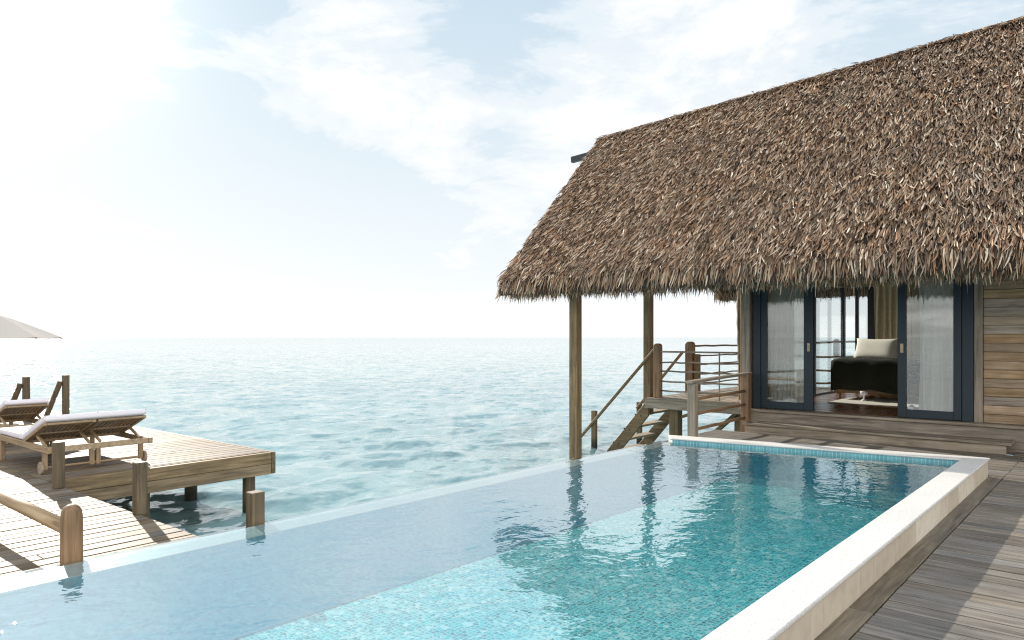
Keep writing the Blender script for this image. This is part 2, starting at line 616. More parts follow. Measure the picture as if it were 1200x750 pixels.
def wavy(p0, p1, n, amp):
    p0, p1 = Vector(p0), Vector(p1)
    out = []
    for i in range(n + 1):
        q = p0.lerp(p1, i / n)
        if 0 < i < n:
            q += Vector((rnd.uniform(-amp, amp) * .4, rnd.uniform(-amp, amp) * .4, rnd.uniform(-amp, amp)))
        out.append(q)
    return out


SEA_Z = -.85


# ------------------------------------------------------------------ sea
def build_sea():
    az = list(np.linspace(-62, 62, 560)) + list(np.linspace(62, 298, 90))[1:-1]
    az = np.radians(np.array(az))
    nr = 640
    rr = 1.4 * (9000 / 1.4) ** (np.linspace(0, 1, nr))
    fx, fy = -math.sin(TH), math.cos(TH)
    rx, ry = math.cos(TH), math.sin(TH)
    RR, AA = np.meshgrid(rr, az, indexing='ij')
    X = RR * (np.cos(AA) * fx + np.sin(AA) * rx)
    Y = RR * (np.cos(AA) * fy + np.sin(AA) * ry)
    Z = np.zeros_like(X)
    rg = np.random.default_rng(4)
    step = np.maximum(RR * (math.log(9000 / 1.4) / nr), RR * np.radians(.23))
    for i in range(64):
        lam = 0.20 * (2.2 / .20) ** (i / 63)
        ang = rg.normal(R(170), .62)
        k = 2 * math.pi / lam
        ph = rg.uniform(0, 7)
        a = .0056 * lam ** .50
        fade = np.clip(lam / (step * 3.2) - .35, 0, 1)
        s_ = np.sin(k * (X * math.cos(ang) + Y * math.sin(ang)) + ph)
        Z += a * fade * (s_ + .25 * np.cos(2 * (k * (X * math.cos(ang) + Y * math.sin(ang)) + ph)))
    Z = np.where(RR < 3.0, 0, Z) + SEA_Z
    na = len(az)
    verts = np.stack([X, Y, Z], -1).reshape(-1, 3)
    i = np.arange(nr - 1)[:, None]
    j = np.arange(na)[None, :]
    jn = (j + 1) % na
    q = np.stack([i * na + j, i * na + jn, (i + 1) * na + jn, (i + 1) * na + j], -1).reshape(-1, 4)
    q = q[:, ::-1]
    verts = np.vstack([verts, [[0, 0, SEA_Z]]])
    me = mesh_quads('sea', verts, q)
    # close the small hole under the deck
    o = bpy.data.objects.new('sea', me)
    COL.objects.link(o)
    me.materials.append(M['sea'])
    me.polygons.foreach_set('use_smooth', np.ones(len(me.polygons), dtype=bool))
    tag(o, kind='structure', label='pale teal open sea with small wind ripples', cat='sea')


def mesh_quads(name, verts, quads):
    me = bpy.data.meshes.new(name)
    me.vertices.add(len(verts))
    me.vertices.foreach_set('co', np.asarray(verts, dtype=np.float32).ravel())
    me.loops.add(quads.size)
    me.loops.foreach_set('vertex_index', np.asarray(quads, dtype=np.int32).ravel())
    me.polygons.add(len(quads))
    me.polygons.foreach_set('loop_start', np.arange(0, quads.size, 4, dtype=np.int32))
    me.update(calc_edges=True)
    me.validate()
    return me


build_sea()
b = MB()
b.add([(-9, -9, -3.2), (9, -9, -3.2), (9, 9, -3.2), (-9, 9, -3.2)], [(0, 1, 2, 3)])
tag(b.build('seabed', M['concrete']), kind='structure', label='sandy seabed below the deck', cat='seabed')

# ------------------------------------------------------------------ pool
CZ, WZ, PF = .22, .16, -.22           # coping top, water level, visible pool floor
WO0, WO1 = (-5.33, -2.5), (-5.06, 9.13)       # outer line of the overflow edge
WI0, WI1 = (-5.00, -2.5), (-4.83, 9.05)       # inner line
FI_L, FI_R = (-4.83, 9.05), (-1.493, 9.64)    # inner line of the far coping
FO_L, FO_R = (-5.05, 9.33), (-1.302, 9.93)   # outer line of the far coping
pool = thing('swimming_pool', 'turquoise mosaic infinity pool with pale stone coping', 'swimming pool', (-3.2, 4, 0))
b = MB()
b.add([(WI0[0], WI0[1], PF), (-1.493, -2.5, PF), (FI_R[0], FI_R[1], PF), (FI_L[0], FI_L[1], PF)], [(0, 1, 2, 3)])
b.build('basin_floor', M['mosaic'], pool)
b = MB()
top = .12
e_ = .004
for p, q, zt in (((FI_L[0], FI_L[1] - e_), (FI_R[0], FI_R[1] - e_), top - .032), ((-1.498, 9.64), (-1.498, -2.49), top - .032), ((-1.493, -2.49), (WI0[0], -2.49), top - .03)):
    b.add([(*p, PF), (*q, PF), (*q, zt), (*p, zt)], [(0, 1, 2, 3)])
SLO = .80  # wall slope made up, set so its foot meets the floor's shadow edge
b.add([(WI0[0] + SLO, WI0[1], PF + .003), (WI1[0] + SLO, WI1[1] + .18, PF + .003), (WI1[0] + e_, WI1[1], WZ - .024), (WI0[0] + e_, WI0[1], WZ - .024)], [(0, 1, 2, 3)])
b.build('basin_wall', M['mosaic_wall'], pool)
b = MB()   # waterline tile band just under the coping
b.add([(FI_L[0], FI_L[1] - .008, .09), (FI_R[0], FI_R[1] - .008, .09), (FI_R[0], FI_R[1] - .008, CZ - .024), (FI_L[0], FI_L[1] - .008, CZ - .024)], [(0, 1, 2, 3)])
b.add([(-1.502, 9.63, .09), (-1.502, -2.5, .09), (-1.502, -2.5, CZ - .024), (-1.502, 9.63, CZ - .024)], [(0, 1, 2, 3)])
b.build('tile_band', M['tileband'], pool)
b = MB()
b.prism([(-1.52, -2.5), (-1.28, -2.5), (-1.28, 9.93), (-1.52, 9.66)], CZ - .024, CZ)
b.build('coping', M['coping'], pool, bevel=.006, seg=2)
b = MB()
b.prism([(FI_L[0] - .03, FI_L[1] - .02), (-1.524, 9.61), (-1.285, 9.934), (FO_L[0], FO_L[1])], CZ - .024, CZ)
b.build('coping', M['coping'], pool, bevel=.012, seg=2)
b = MB()   # outer facing: sandstone panels, their tones standing in for glints
y = 9.92
ws = [.62, .3, .74, .16, .5, .36, .9, .22, .42, .56, .3, .7, .2, .5, .44, .8, .3, .6, .5, .7, .6, .8, .7, .5, .6, .6]
for w in ws:
    if y - w < -2.5:
        break
    b.box(-1.49, -1.302, y - w + .0015, y - .0015, -.30, CZ - .027)
    y -= w
b.build('stone_facing', M['facing'], pool)
b = MB()
b.prism([WO0, WI0, WI1, WO1], -1.9, WZ - .022)
b.build('overflow_edge', M['weir'], pool, bevel=.008, seg=2)
b = MB()
b.box(-4.95, -1.5, -2.6, 8.9, -1.9, PF - .03)
b.build('basin_shell', M['concrete'], pool)
b = MB()
b.prism([(FI_L[0], FI_L[1] + .02), (FI_R[0], FI_R[1] + .02), (FO_R[0] - .02, FO_R[1] - .02), (FO_L[0] + .01, FO_L[1] - .01)], -1.9, CZ - .028)
b.build('end_wall', M['concrete'], pool)
# water: to the outer lip of the overflow edge, then a thin film down its face
wv = [(WO0[0] - .004, WO0[1], WZ - .006), (WO0[0] + .03, WO0[1], WZ), (-1.50, -2.5, WZ), (FI_R[0] - .006, FI_R[1] - .006, WZ),
      (FI_L[0], FI_L[1] - .006, WZ), (WO1[0] + .03, WO1[1] - .07, WZ), (WO1[0] - .004, WO1[1] - .07, WZ - .006)]
b = MB().add(wv, [(1, 2, 3, 4, 5), (0, 1, 5, 6)])
tag(b.build('pool_water', M['poolwater']), kind='structure', label='still turquoise pool water spilling over the edge', cat='water')

# ------------------------------------------------------------------ decks
dk = MB()
bw, gap = .140, .018


def course(mb, a0, a1, s0, s1, z, along='X', th=.032, seg=(2.4, 4.2)):
    """boards laid edge to edge from s0 to s1, each running a0..a1 with butt joints"""
    s = s0
    while s < s1:
        e = min(s + bw, s1)
        a = a0
        first = True
        while a < a1 - .02:
            L = rnd.uniform(*seg)
            if first:
                L *= rnd.uniform(.4, 1)
                first = False
            c = min(a + L, a1)
            if a1 - c < .5:
                c = a1
            dz = rnd.uniform(-.0018, .0018)
            if along == 'X':
                mb.box(a, c - .003, s, e, z - th, z + dz)
            else:
                mb.box(s, e, a, c - .003, z - th, z + dz)
            a = c
        s += bw + gap


course(dk, -1.158, 7.5, -3.0, 11.93, 0)
course(dk, -5.55, -1.158, 10.06, 11.93, 0)
course(dk, -1.285, 7.5, 11.955, 12.345, 0)
b = MB()
deck = dk.build('deck', M['deck'], bevel=.004)
tag(deck, kind='structure', label='weathered grey boardwalk beside the pool', cat='deck')
b = MB()
y = -3.0
while y < 10.02:
    L = 1.9
    b.box(-1.300, -1.166, y, min(y + L, 10.02) - .004, -.035, .002)
    y += L
tag(b.build('border_board', M['border'], deck, bevel=.004))
b = MB()
b.box(-1.30, 7.5, -3, 12.3, -.40, -.16)
b.box(-5.50, -1.30, 10.04, 12.3, -.40, -.16)
b.build('dark_joist_slab', M['darkY'], deck)  # solid slab, coloured dark to put shade into the board gaps

# ------------------------------------------------------------------ villa
V = thing('villa', 'thatched overwater villa with navy sliding doors', 'villa', (-2, 14.5, 0))
# floor and steps
b = MB()
course(b, -5.20, 3.0, 12.62, 17.95, .362, seg=(2, 3.5))
b.build('floor', M['floor'], V, bevel=.002)
b = MB()
b.box(-5.30, 3.2, 12.32, 12.60, .318, .36)
b.box(-5.27, 3.2, 12.36, 12.60, -.05, .312)
b.build('sill', M['greyX'], V, bevel=.005)
b = MB()
b.box(-5.20, 3.2, 12.62, 17.98, .12, .32)
b.build('floor_beam', M['postX'], V)
b = MB()
b.box(-5.06, -1.30, 11.93, 12.12, .124, .16)
b.box(-5.06, -1.30, 12.128, 12.355, .124, .16)
b.box(-5.04, -1.36, 11.965, 11.998, -.01, .121)
b.build('step', M['greyX'], V, bevel=.005)

# walls
CT = 4.3
b = MB()
z = .365
while z < CT:
    h = .128
    x = -1.695
    while x < 3.0:
        L = rnd.uniform(1.2, 2.6)
        b.box(x, min(x + L, 3.0) - .003, 12.50 + rnd.uniform(0, .006), 12.56, z, z + h - .006)
        x += L
    z += h
z = 2.72
while z < CT:
    b.box(-5.12, -1.702, 12.50, 12.56, z, z + .122)
    z += .128
b.build('cladding', M['clad'], V, bevel=.003)
b = MB()
b.box(-1.806, -1.70, 12.46, 12.58, .36, CT)
b.build('wall_post', M['greyZ'], V, bevel=.004)
b = MB()
b.box(-5.309, -5.145, 12.42, 12.58, .36, CT)
b.build('corner_post', M['greyZ'], V, bevel=.006)
b = MB()
b.box(2.9, 3.0, 12.57, 17.95, .36, CT)
b.box(-3.75, 3.0, 17.9, 18.0, .36, CT)
b.box(-1.695, 2.9, 12.57, 12.60, .36, CT)
b.build('interior_wall', M['plaster'], V)
b = MB()
b.box(-5.26, -5.16, 12.6, 14.6, .36, CT)
b.box(-5.26, -5.16, 14.6, 17.9, 2.75, CT)
b.box(-5.26, -3.75, 17.9, 18.0, 2.75, CT)
b.build('side_wall', M['clad'], V)
b = MB()
b.box(-5.15, 2.9, 12.6, 17.9, 3.6, 3.65)
b.build('ceiling', M['plaster'], V)

# glazing at the back corner
gw = MB()
for (x0, x1, y0, y1) in ((-5.235, -5.165, 15.90, 15.97), (-5.25, -5.16, 17.93, 18.02), (-4.93, -4.86, 17.92, 17.99), (-4.66, -4.50, 17.90, 18.0), (-5.235, -5.165, 14.6, 14.67), (-3.83, -3.76, 17.92, 17.99)):
    gw.box(x0, x1, y0, y1, .40, 2.74)
gw.box(-5.235, -5.165, 14.6, 18.0, .362, .398)
gw.box(-5.15, -3.76, 17.92, 17.99, .362, .398)
w = gw.build('back_window', M['darkmetal'], V)
g = MB()
g.box(-5.205, -5.197, 14.68, 15.89, .40, 2.74)
g.box(-5.205, -5.197, 15.98, 17.92, .40, 2.74)
g.box(-4.85, -4.67, 17.95, 17.958, .40, 2.74)
g.box(-5.15, -4.94, 17.95, 17.958, .40, 2.74)
g.build('pane', M['glass'], w)

# door surround and sliding leaves
b = MB()
b.box(-5.10, -4.975, 12.47, 12.60, .362, 2.70)
b.box(-1.962, -1.812, 12.47, 12.60, .362, 2.70)
b.box(-4.975, -1.962, 12.47, 12.60, 2.62, 2.70)
b.build('door_frame', M['navy'], V, bevel=.004)


def leaf(x0, x1, gx0, gx1, y, handle_x, lab):
    f = MB()
    z0, z1 = .375, 2.61
    f.box(x0, gx0, y, y + .055, z0, z1)
    f.box(gx1, x1, y, y + .055, z0, z1)
    f.box(gx0, gx1, y + .002, y + .053, z0, z0 + .12)
    f.box(gx0, gx1, y + .002, y + .053, z1 - .11, z1)
    d = f.build('sliding_door', M['navy'], V, bevel=.004)
    MB().box(gx0 + .001, gx1 - .001, y + .022, y + .030, z0 + .12, z1 - .11).build('pane', M['glass'], d)
    h = MB()
    h.box(handle_x - .022, handle_x + .022, y - .006, y - .0005, 1.36, 1.50)
    h.box(handle_x - .008, handle_x + .008, y - .020, y - .0065, 1.39, 1.47)
    h.build('handle', M['brass'], d, bevel=.003)


leaf(-4.972, -4.09, -4.866, -4.244, 12.49, -4.165, None)
leaf(-2.81, -1.964, -2.69, -2.065, 12.44, -2.75, None)

# ---------------- roof
RX0, RX1 = -9.74, 2.6
EX0, EX1 = -8.87, 2.6
RY, FY, BY = 14.7, 10.1, 19.4
RZ0, RZ1 = 6.30, 7.08
EZ = 2.62


def roof_pt(s, t, back=False):
    r = np.stack([RX0 + (RX1 - RX0) * s, np.full_like(s, RY), RZ0 + (RZ1 - RZ0) * s], -1)
    e = np.stack([EX0 + (EX1 - EX0) * s, np.full_like(s, BY if back else FY), np.full_like(s, EZ + (.25 if back else 0))], -1)
    return r + (e - r) * t[:, None]


def slab(back, rgn):
    ns, nt = 60, 24
    s, t = np.meshgrid(np.linspace(0, 1, ns), np.linspace(0, 1, nt), indexing='ij')
    P = roof_pt(s.ravel(), t.ravel(), back)
    P[:, 2] += rgn.normal(0, .012, len(P))
    Q = P.copy()
    Q[:, 2] -= .26
    n = len(P)
    f = []
    for i in range(ns - 1):
        for j in range(nt - 1):
            a, b_, c, d = i * nt + j, i * nt + j + 1, (i + 1) * nt + j + 1, (i + 1) * nt + j
            f.append((a, b_, c, d))
            f.append((n + d, n + c, n + b_, n + a))
    for i in range(ns - 1):
        for j in (0, nt - 1):
            a, d = i * nt + j, (i + 1) * nt + j
            f.append((a, d, n + d, n + a))
    for j in range(nt - 1):
        for i in (0, ns - 1):
            a, d = i * nt + j, i * nt + j + 1
            f.append((a, d, n + d, n + a))
    return P.tolist() + Q.tolist(), f


rgn = np.random.default_rng(11)
b = MB()
for bk in (False, True):
    v_, f_ = slab(bk, rgn)
    b.add(v_, f_)
roof = b.build('roof', M['thatch_base'], V)


def strands(P, D, Nn, L, Wd, lift, bend, twist):
    """ribbons: root P, direction D, surface normal Nn; 4 cross sections each"""
    n = len(P)
    side = np.cross(D, Nn)
    side /= np.linalg.norm(side, axis=1)[:, None] + 1e-9
    up = np.cross(side, D)
    ct, st = np.cos(twist)[:, None], np.sin(twist)[:, None]
    wv = side * ct + up * st
    secs = []
    for k, (q, wf) in enumerate(((0, .75), (.36, 1.0), (.72, .8), (1.0, .18))):
        c = P + D * (L * q)[:, None] + up * (lift * q ** 1.6)[:, None] + side * (bend * q * q)[:, None]
        hw = (Wd * wf * .5)[:, None]
        secs.append(c - wv * hw)
        secs.append(c + wv * hw)
    Vv = np.stack(secs, 1).reshape(-1, 3)
    base = (np.arange(n) * 8)[:, None]
    q = np.concatenate([base + np.array([[2 * k, 2 * k + 1, 2 * k + 3, 2 * k + 2]]) for k in range(3)], 0)
    return Vv, q


def build_thatch():
    VV, QQ = [], []
    o = 0

    def put(v, q):
        nonlocal o
        VV.append(v)
        QQ.append(q + o)
        o += len(v)
    for back in (False, True):
        n = 5000 if back else 74000
        s = rgn.uniform(-.004, 1, n)
        if not back:
            s = np.where(rgn.uniform(0, 1, n) < .93, rgn.uniform(-.004, .80, n), rgn.uniform(.8, 1, n))
        t = rgn.uniform(-.005, .985, n)
        P = roof_pt(s, t, back)
        e = roof_pt(s, np.ones(n), back) - roof_pt(s, np.zeros(n), back)
        D = e / np.linalg.norm(e, axis=1)[:, None]
        sd_ = np.tile(np.array([[1.0, 0, .03]]), (n, 1))
        Nn = np.cross(sd_, D)
        Nn *= np.sign(Nn[:, 2])[:, None]
        Nn /= np.linalg.norm(Nn, axis=1)[:, None]
        P = P + Nn * rgn.uniform(-.01, .055, n)[:, None]
        ang = rgn.normal(0, .14, n)
        sdn = np.cross(D, Nn)
        D2 = D * np.cos(ang)[:, None] + sdn * np.sin(ang)[:, None] + Nn * rgn.uniform(.00, .14, n)[:, None]
        D2 /= np.linalg.norm(D2, axis=1)[:, None]
        L = rgn.uniform(.12, .29, n)
        put(*strands(P, D2, Nn, L, rgn.uniform(.012, .028, n), rgn.normal(.010, .018, n), rgn.normal(0, .022, n), rgn.normal(0, .85, n)))
        # eave fringe
        n = 3600 if back else 12000
        s = rgn.uniform(-.003, 1, n)
        P = roof_pt(s, np.full(n, 1.0), back)
        dep = rgn.uniform(0, 1, n)
        outy = 1.0 if back else -1.0
        P[:, 1] += outy * (.03 - dep * .42)
        P[:, 2] += .03 - dep * .10 + rgn.normal(0, .02, n)
        D = np.stack([rgn.normal(0, .09, n), outy * rgn.uniform(.02, .55, n) * (1 - dep * .7), -np.ones(n)], -1)
        D /= np.linalg.norm(D, axis=1)[:, None]
        Nn = np.tile(np.array([[0, outy, .35]]), (n, 1))
        L = rgn.uniform(.14, .33, n) + (rgn.uniform(0, 1, n) < .06) * .08
        put(*strands(P, D, Nn, L, rgn.uniform(.011, .026, n), rgn.normal(0, .03, n), rgn.normal(0, .03, n), rgn.normal(0, .7, n)))
    # gable verge: ends of the leaves hanging over the open end
    for back in (False, True):
        n = 1500
        t = rgn.uniform(0, 1, n)
        P = roof_pt(np.zeros(n), t, back)
        e = roof_pt(np.zeros(n), np.ones(n), back) - roof_pt(np.zeros(n), np.zeros(n), back)
        D = e / np.linalg.norm(e, axis=1)[:, None]
        P[:, 2] += rgn.uniform(-.22, .04, n)
        D2 = D + np.stack([rgn.uniform(-.22, .05, n), np.zeros(n), rgn.uniform(-.5, .05, n)], -1)
        D2 /= np.linalg.norm(D2, axis=1)[:, None]
        Nn = np.tile(np.array([[-.7, 0, .7]]), (n, 1))
        put(*strands(P, D2, Nn, rgn.uniform(.14, .3, n), rgn.uniform(.012, .026, n), rgn.normal(0, .02, n), rgn.normal(0, .03, n), rgn.normal(0, .7, n)))
    # bundled leaves laid along and over the ridge
    n = 5200
    s = rgn.uniform(0, 1, n)
    P = roof_pt(s, np.zeros(n))
    P[:, 2] += rgn.uniform(.0, .06, n)
    P[:, 1] += rgn.uniform(-.10, .06, n)
    D = np.stack([rgn.normal(0, .8, n), rgn.normal(-.7, .5, n), rgn.normal(-.5, .12, n)], -1)
    D /= np.linalg.norm(D, axis=1)[:, None]
    Nn = np.tile(np.array([[0, -.4, .9]]), (n, 1))
    put(*strands(P, D, Nn, rgn.uniform(.10, .24, n), rgn.uniform(.009, .02, n), rgn.normal(0, .01, n), rgn.normal(0, .02, n), rgn.normal(0, .7, n)))
    me = mesh_quads('thatch', np.vstack(VV) - np.array([[-2, 14.5, 0]]), np.vstack(QQ))
    me.materials.append(M['thatch'])
    o_ = bpy.data.objects.new('thatch', me)
    COL.objects.link(o_)
    o_.parent = roof


build_thatch()
b = MB()
b.tube([(RX0 - .02, RY, RZ0 + .02), (RX1, RY, RZ1 + .02)], .05, 8)
b.build('ridge_cap', M['thatch_base'], roof, smooth=True)
b = MB()
b.beam((-10.55, RY - .05, RZ0 - .36), (-8.0, RY - .05, RZ0 - .19), .10, .14)
b.build('ridge_beam', M['darkmetal'], roof)
b = MB()
for x in np.arange(-8.6, 2.5, .85):
    s_ = np.array([(x - EX0) / (EX1 - EX0)])
    for bk in (False, True):
        p = roof_pt(s_, np.array([.98]), bk)[0] - np.array([0, 0, .33])
        q = roof_pt(s_, np.array([.02]), bk)[0] - np.array([0, 0, .33])
        b.beam(tuple(p), tuple(q), .07, .10)
b.build('rafters', M['postY'], roof)

# roof posts
b = MB()
b.box(-7.68, -7.515, 10.57, 10.735, -1.9, 3.0)
b.build('roof_post', M['postZ'], V, bevel=.008)
b = MB()
b.box(-7.88, -7.72, 13.48, 13.64, -.02, 4.8)
b.build('roof_post', M['postZ'], V, bevel=.008)
b = MB()
pts = [(-5.99 + .012 * math.sin(z_ * 2.1), 14.0, z_) for z_ in np.linspace(.36, 4.6, 26)]
b.tube(pts, [.055 + .010 * (i % 2) for i in range(26)], 10)
b.build('palm_trunk_post', M['postZ'], V)

# ------------------------------------------------------------------ side terrace, its railing and the sea stairs
T = thing('side_terrace', 'raised timber terrace at the side of the villa over the sea', 'terrace', (-6.5, 15.5, 0))
b = MB()
course(b, 13.36, 18.95, -7.66, -5.32, .36, 'Y', seg=(2, 3.2))
b.build('decking', M['greyY'], T, bevel=.004)
b = MB()
b.box(-7.72, -5.30, 13.28, 13.355, .14, .352)
b.box(-7.715, -7.665, 13.36, 18.95, .14, .352)
b.build('edge_beam', M['greyX'], T, bevel=.005)
for x, y_ in ((-7.2, 13.62), (-5.95, 13.95), (-7.5, 17.8), (-5.6, 17.8)):
    b = MB()
    b.box(x - .1, x + .1, y_ - .1, y_ + .1, -1.9, .13)
    b.build('pile', M['postZ'], T, bevel=.008)
b = MB()
b.beam((-7.05, 13.62, -.02), (-6.6, 13.62, .14), .06, .09, (0, 1, 0))
b.build('brace', M['postX'], T)
b = MB()
b.beam((-5.98, 13.80, .10), (-6.75, 13.80, -.60), .07, .12, (0, 1, 0))
b.build('brace', M['postX'], T)
b = MB()
b.box(-5.28, -5.12, 12.64, 17.9, -.2, .118)
b.build('floor_bearer', M['postY'], T)


def roundpost(mb, x, y, w, z0, z1):
    """square timber with a rounded top"""
    prof = [(-w / 2, z0), (w / 2, z0), (w / 2, z1 - w * .45)]
    for a in np.linspace(0, math.pi, 9)[1:-1]:
        prof.append((w / 2 * math.cos(a), z1 - w * .45 + w * .45 * math.sin(a)))
    prof.append((-w / 2, z1 - w * .45))
    n = len(prof)
    v = [(x + p, y - w / 2, q) for p, q in prof] + [(x + p, y + w / 2, q) for p, q in prof]
    f = [tuple(range(n)), tuple(range(2 * n - 1, n - 1, -1))]
    f += [(i, n + i, n + (i + 1) % n, (i + 1) % n) for i in range(n)]
    mb.add(v, f)


RL = thing('terrace_railing', 'rustic branch railing along the front of the side terrace', 'railing', (-6.5, 13.45, .36))
b = MB()
roundpost(b, -7.50, 13.42, .14, .36, 1.47)
b.build('post', M['warmZ'], RL, bevel=.006)
for z_, r_ in ((1.30, .022), (1.07, .017), (.89, .017), (.71, .018), (.52, .017)):
    b = MB()
    if z_ > 1.2:
        b.beam((-7.43, 13.42, z_), (-5.32, 13.42, z_ + .0), .07, .035)
        b.build('rail', M['greyX'], RL, bevel=.004)
    else:
        b.tube(wavy((-7.44, 13.42, z_ + rnd.uniform(-.02, .02)), (-5.32, 13.42, z_ + rnd.uniform(-.03, .03)), 9, .013), r_, 7)
        b.build('rail', M['greyX'], RL, smooth=True)
b = MB()
b.tube([(-6.18, 13.46, .36), (-6.18, 13.46, 1.29)], .016, 6)
b.build('baluster', M['greyZ'], RL)
RL2 = thing('terrace_railing', 'branch railing along the far outer side of the side terrace', 'railing', (-7.6, 17, .36))
b = MB()
roundpost(b, -7.60, 15.05, .17, .36, 1.50)
b.build('post', M['warmZ'], RL2, bevel=.006)
b = MB()
b.box(-7.50, -7.38, 15.02, 15.12, .36, 1.22)
b.build('newel', M['postZ'], RL2, bevel=.006)
b = MB()
roundpost(b, -7.60, 18.8, .14, .36, 1.50)
b.build('post', M['warmZ'], RL2, bevel=.006)
for z_ in (1.40, 1.18, .97, .75, .55):
    b = MB()
    b.tube(wavy((-7.60, 15.1, z_), (-7.60, 18.75, z_ + rnd.uniform(-.02, .02)), 10, .011), .022 if z_ > 1.3 else .017, 7)
    b.build('rail', M['warmY'], RL2, smooth=True)
RL3 = thing('terrace_railing', 'branch railing behind the villa seen through its glass corner', 'railing', (-6, 18.8, .36))
for x in (-5.6, -4.2):
    b = MB()
    roundpost(b, x, 18.8, .12, .30, 1.56)
    b.build('post', M['warmZ'], RL3, bevel=.006)
for z_ in (1.47, 1.11, .76, .46):
    b = MB()
    b.tube(wavy((-7.52, 18.8, z_), (-3.0, 18.8, z_ + rnd.uniform(-.02, .02)), 12, .02), .026, 7)
    b.build('rail', M['warmX'], RL3, smooth=True)
b = MB()
b.box(-5.3, -3.0, 18.02, 18.95, .30, .352)
b.build('walkway', M['greyX'], T, bevel=.004)

ST = thing('sea_stairs', 'open timber stairs leading down from the terrace into the sea', 'stairs', (-8.4, 14.1, 0))
SL = 1.17                                     # drop per metre
x0s, z0s = -7.70, .33
for y_ in (13.40, 14.72):
    b = MB()
    d = 1.75
    hv = .36
    v = []
    for yy in (y_ - .03, y_ + .03):
        v += [(x0s, yy, z0s - hv), (x0s, yy, z0s), (x0s - d, yy, z0s - d * SL), (x0s - d, yy, z0s - d * SL - hv)]
    b.add(v, [(0, 1, 2, 3), (7, 6, 5, 4), (0, 4, 5, 1), (1, 5, 6, 2), (2, 6, 7, 3), (3, 7, 4, 0)])
    sg = b.build('stringer', M['postX'], ST, bevel=.006)
    if y_ < 14:
        for k in range(5):
            xx = x0s - .17 - k * .27
            for dx, dz in ((0, 0), (-.13, .02)):
                zz = z0s - (x0s - xx) * SL - .17
                bo = MB().tube([(xx + dx, y_ - .029, zz + dz), (xx + dx, y_ - .038, zz + dz)], .016, 8)
                bo.build('bolt', M['darkmetal'], sg)
for k in range(5):
    xx = x0s - .17 - k * .25
    zz = z0s - (x0s - xx) * SL - .10
    b = MB()
    b.box(xx - .12, xx + .14, 13.432, 14.688, zz - .045, zz)
    b.build('tread', M['tread'], ST, bevel=.005)
b = MB()
b.beam((-7.55, 13.40, 1.36), (-10.2, 13.40, 1.36 - 2.65 * 1.06), .05, .07, (0, 1, 0))
b.build('handrail', M['postX'], ST, bevel=.006)
b = MB()
b.beam((-7.62, 14.74, 1.28), (-8.78, 14.74, 1.28 - 1.16 * 1.14), .05, .07, (0, 1, 0))
b.build('handrail', M['warmX'], ST, bevel=.006)
for x, y_, zt in ((-9.10, 13.47, -.02), (-8.75, 14.80, .10)):
    b = MB()
    b.box(x - .055, x + .055, y_ - .045, y_ + .045, -1.9, zt)
    b.build('rail_post', M['postZ'], ST, bevel=.005)

# poolside railing
PR = thing('deck_railing', 'low timber railing at the pool end of the grey deck', 'railing', (-5.1, 11.1, 0))
b = MB()
b.box(-5.17, -5.05, 10.14, 10.27, -.25, .90)
b.build('post', M['greyZ'], PR, bevel=.006)
b = MB()
b.box(-5.17, -5.04, 12.10, 12.24, -.05, .985)
b.build('post', M['warmZ'], PR, bevel=.006)
b = MB()
b.beam((-5.11, 10.06, .925), (-5.11, 12.30, .975), .12, .04)
b.build('rail', M['greyY'], PR, bevel=.005)
for z_ in (.66, .43, .20):
    b = MB()
    b.tube(wavy((-5.11, 10.27, z_), (-5.11, 12.10, z_ + .02), 6, .008), .026, 8)
    b.build('rail', M['warmY'], PR, smooth=True)

# ------------------------------------------------------------------ room contents


def curtain(name, x0, x1, y, z0, z1, folds, amp, m, label, taper=0.0):
    n = folds * 12
    rows = 10
    v, f = [], []
    for j in range(rows + 1):
        q = j / rows
        for i in range(n + 1):
            p = i / n
            a = amp * (.45 + .55 * (1 - q)) * (1 + .35 * math.sin(p * 9.1 + 1.3))
            xx = x0 + (x1 - x0) * p + taper * (1 - q) * (p - .5) + .012 * math.sin(q * 5 + p * 15)
            v.append((xx, y + a * math.sin(p * folds * 2 * math.pi + .5 * math.sin(q * 3 + p * 4)), z0 + (z1 - z0) * q))
    for j in range(rows):
        for i in range(n):
            f.append((j * (n + 1) + i, j * (n + 1) + i + 1, (j + 1) * (n + 1) + i + 1, (j + 1) * (n + 1) + i))
    o = MB().add(v, f).build(name, m, smooth=True)
    return tag(o, label, 'curtain')


curtain('sheer_curtain', -4.92, -4.27, 12.72, .385, 2.66, 9, .035, M['sheer'], 'sheer pale curtain behind the left sliding door')
curtain('sheer_curtain', -2.55, -2.00, 12.70, .385, 2.66, 5, .065, M['sheer_thick'], 'gathered white sheer curtain behind the right sliding door', .06)
curtain('beige_curtain', -4.47, -3.72, 17.72, .385, 2.78, 6, .06, M['curtain'], 'heavy beige curtain at the back window behind the bed')

bed = thing('daybed', 'low daybed under a dark throw facing the open doors', 'bed', (-3.6, 16, .365))
b = MB()
b.box(-4.62, -2.35, 15.30, 17.3, .50, .62)
b.build('base', M['warmX'], bed, bevel=.01)
for x, y_ in ((-4.55, 15.38), (-2.42, 15.38), (-4.55, 17.22), (-2.42, 17.22)):
    b = MB()
    b.beam((x, y_, .365), (x + .01, y_ + .03, .50), .07, .07)
    b.build('leg', M['warmZ'], bed)
b = MB()
b.box(-4.58, -2.40, 15.34, 17.25, .62, 1.10)
b.build('mattress', M['pillow'], bed, bevel=.05, seg=3)
